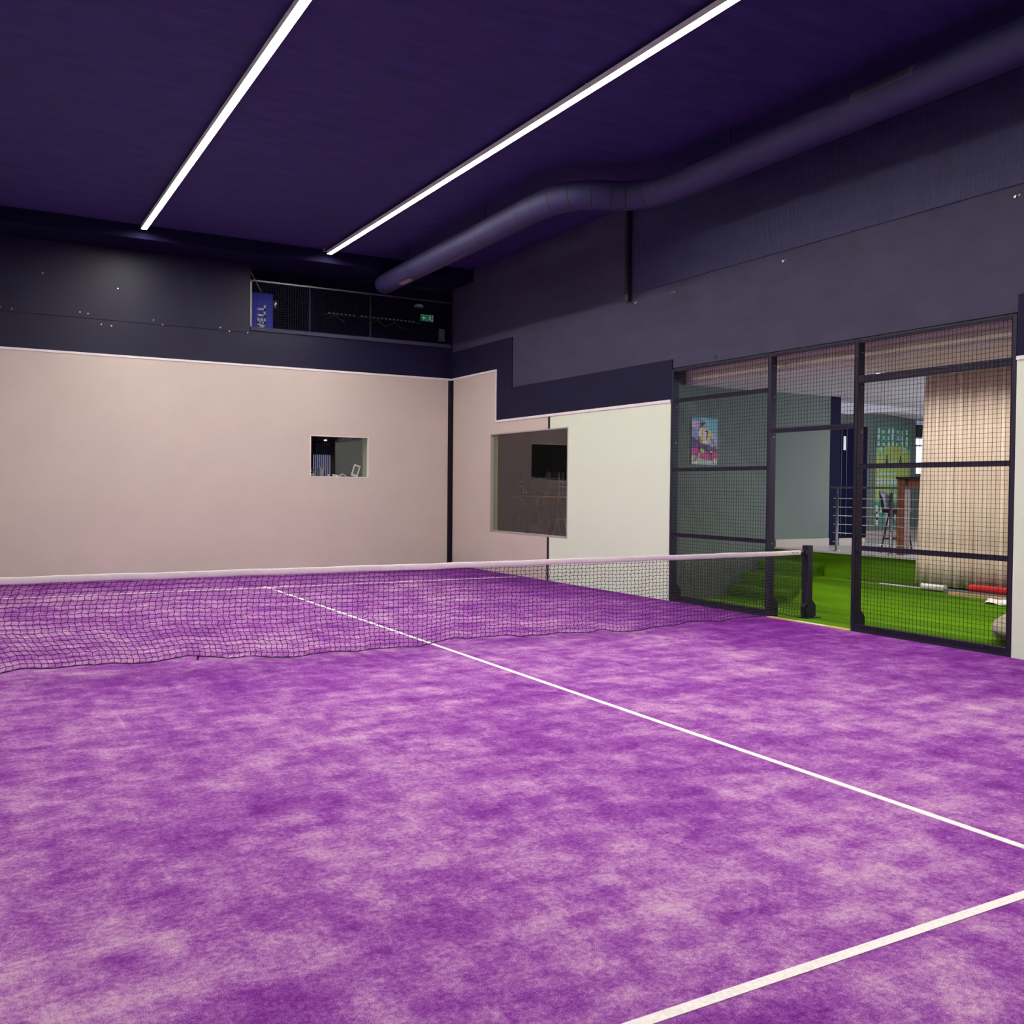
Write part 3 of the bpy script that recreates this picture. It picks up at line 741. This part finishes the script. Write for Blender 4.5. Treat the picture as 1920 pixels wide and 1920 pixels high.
MB().box(W+.06, W+.16, y1, y1+.012, z0, z1).box(W+.07, W+.16, y1-.012, y1, z0+.012, z1).build('reveal', M['green_reveal'], w1, label='green painted reveal')
MB().box(W+.06, W+.16, y0, y1, z0, z0+.012).build('window_sill', M['white_trim'], w1)

def castor_table(x, y, L, label):
    r = empty('folding_table', (x, y, RZ0), label, 'table', 'castor tables behind the side window')
    r['_w'] = (0, 0, 0)
    MB().box(-.35, .35, -L/2, L/2, .895, .93).build('tabletop', M['orange_wood'], r)
    c_ = MB()
    for d in (-.10, -.03, .04, .11): c_.tube([(0, d, .22), (0, d, .895)], .013, 8)
    c_.build('column', M['grey_metal'], r)
    for k in range(4):
        a = PI/4+k*PI/2; u, v = math.cos(a), math.sin(a)
        MB().tube([(0, .08*v, .26), (.12*u, .18*v, .22), (.24*u, .34*v, .12), (.26*u, .38*v, .06)], .016, 8).build('leg', M['grey_metal'], r)
        MB().tube([(.26*u-.014, .38*v, .035), (.26*u+.014, .38*v, .035)], .035, 14).build('castor', M['black'], r)
    return r
castor_table(7.4, 10.45, 1.5, 'castor table with pale orange top seen through the side window, nearer one')
castor_table(7.7, 8.95, .9, 'castor table with pale orange top behind the side window, cut by the right frame edge')
def cafe_chair(x, y, rz, label):
    r = empty('chair', (x, y, RZ0), label, 'chair', 'chairs behind the side window'); r['_w'] = (0, 0, 0)
    r.rotation_euler = (0, 0, rz)
    MB().box(-.2, .2, -.2, .2, .98, 1.0).build('seat', M['chair_pale'], r)
    for a in (-.17, .17):
        MB().tube([(a*1.5, .30, 0), (a*1.15, .22, .5), (a, .19, 1.0), (a, .22, 1.50)], .015, 8).build('rear_leg', M['chair_pale'], r)
        MB().tube([(a*1.5, -.28, 0), (a, -.19, 1.0)], .015, 8).build('front_leg', M['chair_pale'], r)
    bk_ = MB()
    for z in (1.15, 1.27): bk_.box(-.17, .17, .20, .215, z-.018, z+.018)
    bk_.build('backrest', M['chair_pale'], r)
    MB().box(-.24, .24, -.245, -.23, .36, .38).box(-.22, .22, .22, .235, .36, .38).build('foot_rail', M['chair_pale'], r)
cafe_chair(8.02, 11.95, .9, 'tall pale slatted chair at the left end of the nearer castor table')
cafe_chair(8.08, 10.85, 2.9, 'tall pale slatted chair behind the middle of the nearer castor table')
cafe_chair(8.08, 10.10, 1.9, 'tall pale slatted chair between the two castor tables')

# ------------------------------------------------------------------ lounge behind the back wall
w2 = empty('window_2', (2.4, B+.1, 1.93), kind='structure', label='small window in the beige far wall')
x0, x1, z0, z1 = BWIN
fr = MB()
for a in ((x0-.01, x0+.006), (x1-.006, x1+.01)): fr.box(a[0], a[1], B-.008, B+.06, z0-.01, z1+.01)
for a in ((z0-.012, z0+.006), (z1-.006, z1+.01)): fr.box(x0, x1, B-.008, B+.06, *a)
fr.build('window_frame', M['white_trim'], w2)
MB().box(x1-.004, x1+.012, B+.06, B+.33, z0+.006, z1).build('reveal', M['green_reveal'], w2, label='green painted reveal')
MB().box(x0, x1, B+.06, B+.33, z0-.02, z0+.004).build('window_sill', M['white_trim'], w2)
MB().box(x0, x1, B+.05, B+.056, z0, z1).build('pane', M['glass'], w2)
struct('floor', MB().box(-3, W+.3, B+.33, 16.2, 0.9, 1.0), M['dark_floor'], label='dark floor of the lounge behind the small window')
struct('ceiling', MB().box(-3, W+.3, B+.33, 16.2, 3.35, 3.45), M['dark_room'], label='dark ceiling of the lounge behind the small window')
struct('wall_lounge', MB().box(-3, W+.3, 16.1, 16.2, 1, 3.35).box(-3.1, -3, B+.33, 16.2, 1, 3.35).box(W+.2, W+.3, 12.7, 16.2, 1, 3.35), M['dark_room'], label='dark walls of the lounge behind the small window')
pt = empty('partition_screen', (3.12, 11.5, 1.0), 'grey partition behind the small window with a purple top rail', 'partition')
MB().box(3.06, 3.16, B+.33, 12.45, 1.0, 2.735).build('panel', M['grey_wall'], pt)
MB().box(3.05, 3.17, B+.33, 12.47, 2.735, 2.765).build('top_rail', M['navy'], pt)
# counter along the wall with small things
ct = MB().box(1.5, 3.05, B+.34, B+.80, 1.0, 1.925)
ct.build('counter', M['white_paint'], label='white counter right behind the small window', cat='counter')
CZt = 1.925
ca = empty('tent_card', (2.68, 10.8, CZt), 'white folded tent card on the counter behind the small window', 'card')
MB().cbox((2.60, 10.8, CZt+.045), (.13, .10, .008), ry=-.6).cbox((2.705, 10.8, CZt+.045), (.13, .10, .008), ry=.6).build('card_sheet', M['paper'], ca)
for i, x in enumerate((2.33, 2.44)):
    MB().lathe((x, 10.75, CZt), [(.026, 0), (.032, .065)], 14).build('cup', M['paper'], label=('left' if i == 0 else 'right')+' small white cup of the pair beside the glass carafe', cat='cup', group='cups on the counter')
MB().box(2.475, 2.535, 10.74, 10.80, CZt, CZt+.055).build('napkin_box', M['paper'], label='small white box left of the tent card on the counter', cat='box')
mn = empty('menu_stand', (3.0, 10.75, CZt), 'leaning white framed menu card beside the green reveal', 'menu stand')
MB().cbox((2.95, 10.78, CZt+.15), (.15, .012, .26), ry=.30, rz=-.15).build('frame', M['paper'], mn)
MB().cbox((2.95, 10.772, CZt+.155), (.09, .006, .18), ry=.30, rz=-.15).build('print', M['grey_wall'], mn)
MB().lathe((2.20, 10.85, CZt), [(.05, 0), (.06, .05), (.055, .13), (.03, .17), (.045, .21)], 18).build('carafe', M['vase'], label='clear glass carafe on the counter', cat='carafe')
MB().tube([(2.20, 10.85, CZt+.212), (2.18, 10.85, CZt+.25), (2.16, 10.84, CZt+.3)], .006, 6).tube([(2.21, 10.85, CZt+.212), (2.24, 10.85, CZt+.27)], .006, 6).build('twig_bunch', M['wood'], label='dark twigs standing in the glass carafe', cat='twigs')
sh = empty('glass_shelf', (1.95, 10.95, CZt), 'stacked wire shelf with glassware at the left of the counter', 'shelf')
for z in (.03, .11, .19):
    MB().box(1.7, 2.13, 10.85, 11.1, CZt+z, CZt+z+.008).build('shelf_board', M['steel'], sh)
for x in (1.71, 2.12): MB().tube([(x, 10.87, CZt), (x, 10.87, CZt+.2)], .006, 6).build('upright', M['steel'], sh)
for i in range(5):
    MB().lathe((1.80+i*.07, 10.95, CZt+.118), [(.018, 0), (.022, .05)], 12).build('tumbler', M['vase'], label='clear tumbler on the middle board of the wire shelf', cat='glass', group='tumblers on the wire shelf')
MB().box(1.80, 2.06, 10.88, 10.98, CZt+.039, CZt+.075).build('folded_cloth', M['paper'], label='white folded cloth on the lowest shelf board', cat='cloth')
# drapes and back-lit window
lw = struct('window_5', MB().box(3.40, 4.15, 16.02, 16.08, 1.9, 2.58), mat('lounge_window_light', (.6, .65, 1, 1), .5, emis=(.6, .62, 1, 1), es=.32), label='back-lit window of the lounge')
def drape(xa, xb, k, ph):
    return lambda u, v: (xa+(xb-xa)*u, 15.75+.05*math.sin(u*k+ph), 1.02+2.3*v)
for xa, xb, lab in ((2.3, 3.55, 'dark purple drape left of the lounge window'), (4.2, 5.1, 'dark purple drape right of the lounge window')):
    o = MB().grid(drape(xa, xb, 70, xa), 90, 3).build('drape', M['purple_drape'], label=lab, cat='curtain', group='lounge drapes'); s = o.modifiers.new('t', 'SOLIDIFY'); s.thickness = .01
sd = MB()
for i in range(15): sd.box(3.40+i*.055, 3.425+i*.055, 15.6, 15.62, 1.05, 3.2)
sd.build('sheer_drape', M['purple_drape'], label='thin purple string curtain in front of the lounge window', cat='curtain', kind='stuff')
dl2 = empty('downlight', (3.5, 14.6, 3.34), 'small warm downlight in the dark lounge ceiling', 'light')
MB().lathe((3.30, 13.9, 2.86), [(.02, 0), (.04, .012), (.02, .025)], 14).build('bulb', M['spot_glow'], dl2)
MB().tube([(3.30, 13.9, 2.9), (3.30, 13.9, 3.35)], .004, 6).build('cord', M['black'], dl2)

# ------------------------------------------------------------------ mezzanine cloakroom behind the upper opening
mz = empty('safety_frame', (2.75, B+.02, 4.92), 'dark safety frame with mesh across the upper opening in the far wall', 'frame')
MB().box(MEZ[0], MEZ[1], B-.01, B+.03, 5.83, 5.86).build('top_bar', M['grey_metal'], mz)
MB().box(MEZ[0]-.02, MEZ[0]+.02, B-.01, B+.03, 4.92, 5.86).build('side_bar', M['grey_metal'], mz)
MB().box(1.72, 1.76, B+.0, B+.03, 4.92, 5.83).build('post', M['navy'], mz)
MB().box(3.05, 3.08, B+.0, B+.03, 4.92, 5.83).build('post', M['black'], mz)
mb = MB(); r_ = .0018
for i in range(89):
    x = MEZ[0]+.02+i*.05; mb.box(x-r_, x+r_, B+.03, B+.034, 4.92, 5.83)
for i in range(18):
    z = 4.95+i*.05; mb.box(MEZ[0], MEZ[1], B+.034, B+.038, z-r_, z+r_)
mb.build('wire_mesh', M['wire'], mz)
mw = MB().box(.2, 6.4, 12.1, 12.2, 4.7, 7).box(.1, .2, B+.33, 12.2, 4.7, 7).box(6.3, 6.4, B+.33, 12.2, 4.7, 7)
struct('wall_cloakroom', mw, M['cloak'], label='black walls of the mezzanine cloakroom')
struct('floor', MB().box(.1, 6.4, B+.33, 12.2, 4.7, 4.8), M['cloak'], label='dark floor of the mezzanine cloakroom')
struct('ceiling', MB().box(.1, 6.4, B+.33, 12.2, 7, 7.1), M['cloak'], label='dark ceiling of the mezzanine cloakroom')
bn = empty('banner', (.95, 10.9, 4.9), 'blue banner with white WELL lettering behind the safety mesh', 'banner')
MB().box(.60, 1.15, 10.895, 10.905, 4.85, 5.74).build('cloth', M['blue'], bn)
# lettering W E L L reading upwards
def letters():
    mb = MB(); h = .17; st_ = .042
    # local (a = along text, b = up of glyph) -> world: text runs upwards (z), glyph-up points to -x
    xr = 1.0
    def seg(a0, b0, a1, b1, w=st_):
        P0 = Vector((xr-b0, 0, a0)); P1 = Vector((xr-b1, 0, a1)); d = (P1-P0); n = Vector((-d.z, 0, d.x)).normalized()*w/2
        y0_, y1_ = 10.888, 10.895
        q = [P0-n, P1-n, P1+n, P0+n]
        mb.quadbox([(v.x, y0_, v.z) for v in q]+[(v.x, y1_, v.z) for v in q])
    z = 4.94
    for (a0, b0, a1, b1) in ((0, h, .04, 0), (.04, 0, .075, h), (.075, h, .11, 0), (.11, 0, .15, h)): seg(z+a0, b0, z+a1, b1, .032)
    z = 5.13
    seg(z, 0, z, h); 
    for b in (st_/2, h/2, h-st_/2): seg(z-.02, b, z+.09, b)
    for z in (5.275, 5.405):
        seg(z, 0, z, h); seg(z-.02, st_/2, z+.09, st_/2)
    mb.build('lettering', M['banner_text'], bn, label='white capitals WELL reading upwards')
letters()
MB().tube([(.66, 10.86, 6.18), (.90, 10.86, 5.76)], .016, 8).build('wooden_pole', M['yellow_wood'], label='pale wooden pole leaning over the blue banner', cat='pole')
MB().lathe((1.21, 10.92, 5.42), [(.03, 0), (.055, .06), (.065, .14), (.05, .2)], 14).build('silver_balloon', M['steel'], label='shiny silver ball hanging beside the blue banner', cat='ball')
cr = empty('coat_rail', (3.7, 11.95, 5.66), 'dark coat rail with a row of pale pegs in the cloakroom', 'rail')
MB().box(2.6, 5.0, 11.98, 12.1, 5.63, 5.67).build('rail_bar', M['black'], cr)
for k in range(22):
    x = 2.72+k*.098
    if 3.34 < x < 3.46: continue
    MB().cbox((x, 11.94, 5.66), (.045, .05, .022)).build('peg', M['white_trim'], cr)
def hanger(x, z, m, label, s=1):
    MB().tube([(x-.22*s, 11.9, z-.10), (x, 11.9, z), (x+.22*s, 11.9, z-.13)], .009, 6).tube([(x, 11.9, z), (x, 11.9, z+.05), (x+.02, 11.9, z+.07)], .005, 6).build('coat_hanger', m, label=label, cat='hanger', group='coat hangers on the rail')
hanger(3.87, 5.60, M['orange'], 'reddish orange coat hanger in the middle of the rail')
hanger(2.85, 5.61, M['grey_metal'], 'thin grey coat hanger at the left end of the rail')
hanger(4.30, 5.58, M['grey_metal'], 'thin grey coat hanger right of the orange one')
es = empty('exit_sign', (5.2, 12.09, 5.8), 'green emergency exit sign with arrow and running figure', 'sign')
MB().box(5.04, 5.36, 12.07, 12.1, 5.73, 5.875).build('sign_face', M['green_sign'], es)
g = MB()
def sq(a0, a1, b0, b1): g.box(5.04+.32*a0, 5.04+.32*a1, 12.065, 12.07, 5.73+.145*b0, 5.73+.145*b1)
sq(0, 1, .95, 1); sq(0, 1, 0, .05); sq(0, .02, 0, 1); sq(.98, 1, 0, 1); sq(.49, .51, 0, 1)
g.build('sign_border', M['sign_white'], es)
g = MB()
def arrow(x, z): return (5.04+.32*x, 5.73+.145*z)
for pts in (([.10,.5],[.24,.82],[.30,.76],[.20,.56],[.42,.56],[.42,.44],[.20,.44],[.30,.24],[.24,.18]),):
    g.prism([arrow(*q) for q in pts], 1, 12.062, 12.07)
g.build('arrow', M['sign_white'], es)
g = MB()
for (a, b, c, d) in ((.68,.82,.74,.62), (.74,.62,.72,.42), (.72,.42,.62,.2), (.72,.42,.82,.30), (.82,.30,.88,.12), (.74,.68,.86,.60), (.74,.70,.62,.58)):
    P, Q = arrow(a, b), arrow(c, d); g.tube([(P[0], 12.066, P[1]), (Q[0], 12.066, Q[1])], .007, 6)
g.lathe((5.04+.32*.70, 12.066, 5.73+.145*.86), [(.001, -.009), (.009, 0), (.001, .009)], 10)
g.build('running_figure', M['sign_white'], es)
MB().box(5.52, 5.74, 12.08, 12.1, 5.28, 5.58).build('notice_sheet', mat('grey_notice', (.24, .26, .34, 1), .7, noise=(25, .4)), label='pale notice sheet right below the exit sign', cat='notice')
MB().lathe((4.95, 12.0, 6.02), [(.12, 0), (.115, .03), (.08, .07), (.03, .085)], 20).build('dome_lamp', M['white_trim'], label='unlit pale dome lamp left of the exit sign', cat='lamp')

# ------------------------------------------------------------------ lights other than the strips
def area(name, loc, rot, sx, sy, e, col):
    l = bpy.data.lights.new(name, 'AREA'); l.shape = 'RECTANGLE'; l.size = sx; l.size_y = sy; l.energy = e; l.color = col
    o = bpy.data.objects.new(name, l); COL.objects.link(o); o.location = loc; o.rotation_euler = rot; return o
area('added_daylight_fill', (FLX-.15, -2.5, 2.0), (0, PI/2, 0), 1.8, 6.0, 330, (.66, .80, 1)).data.spread = 2.4     # added bluish fill from the unseen outer side, shining over the platform
area('added_turf_fill', (6.2, -1.6, 3.34), (0, 0, 0), .6, 3.2, 58, (1, .93, .84)).data.spread = 2.5              # added fill to brighten turf and curtain, not a real fitting
area('added_platform_fill', (9.8, .5, 3.3), (0, 0, 0), 1.2, 1.2, 45, (1, .90, .80))              # added fill brightening the platform area, not a real fitting
area('added_lounge_fill', (1.2, 12.5, 3.3), (0, 0, 0), 1.5, 1.5, 25, (1, .95, .95))          # added dim fill that lifts the lounge partition, no real fitting
area('added_cafe_fill', (6.6, 7.0, 3.28), (0, 0, 0), 1.0, 2.0, 34, (1, .9, .82))              # added dim fill to show the chairs behind the side window
wd = bpy.data.worlds.new('World'); S.world = wd; wd.use_nodes = True
wd.node_tree.nodes['Background'].inputs[0].default_value = (.55, .65, .9, 1)
wd.node_tree.nodes['Background'].inputs[1].default_value = .4

# ------------------------------------------------------------------ camera
cam = bpy.data.cameras.new('camera'); co_ = bpy.data.objects.new('camera', cam); COL.objects.link(co_)
R = Vector((.8641720406721723, -.5031096502920765, .009346865970896021)); U = Vector((.002766177790310643, .0233244201802158, .9997241217874504)); F = Vector((.5031888635303108, .8639077793411987, -.02154800252536118))
mtx = Matrix(((R.x, U.x, -F.x, -4.4406), (R.y, U.y, -F.y, -9.42262), (R.z, U.z, -F.z, 1.7183), (0, 0, 0, 1)))
co_.matrix_world = mtx
cam.sensor_width = 36; cam.sensor_fit = 'HORIZONTAL'; cam.lens = 1814.905/1920*36
cam.shift_x = -30.62/1920; cam.shift_y = -4.70/1920
cam.clip_start = .05; cam.clip_end = 100
S.camera = co_

for o in bpy.data.objects:
    if '_w' in o: del o['_w']
vs = S.view_settings
S.display_settings.display_device = 'sRGB'
vs.view_transform = 'Standard'; vs.look = 'None'; vs.gamma = 1; vs.use_curve_mapping = False
vs.exposure = 0
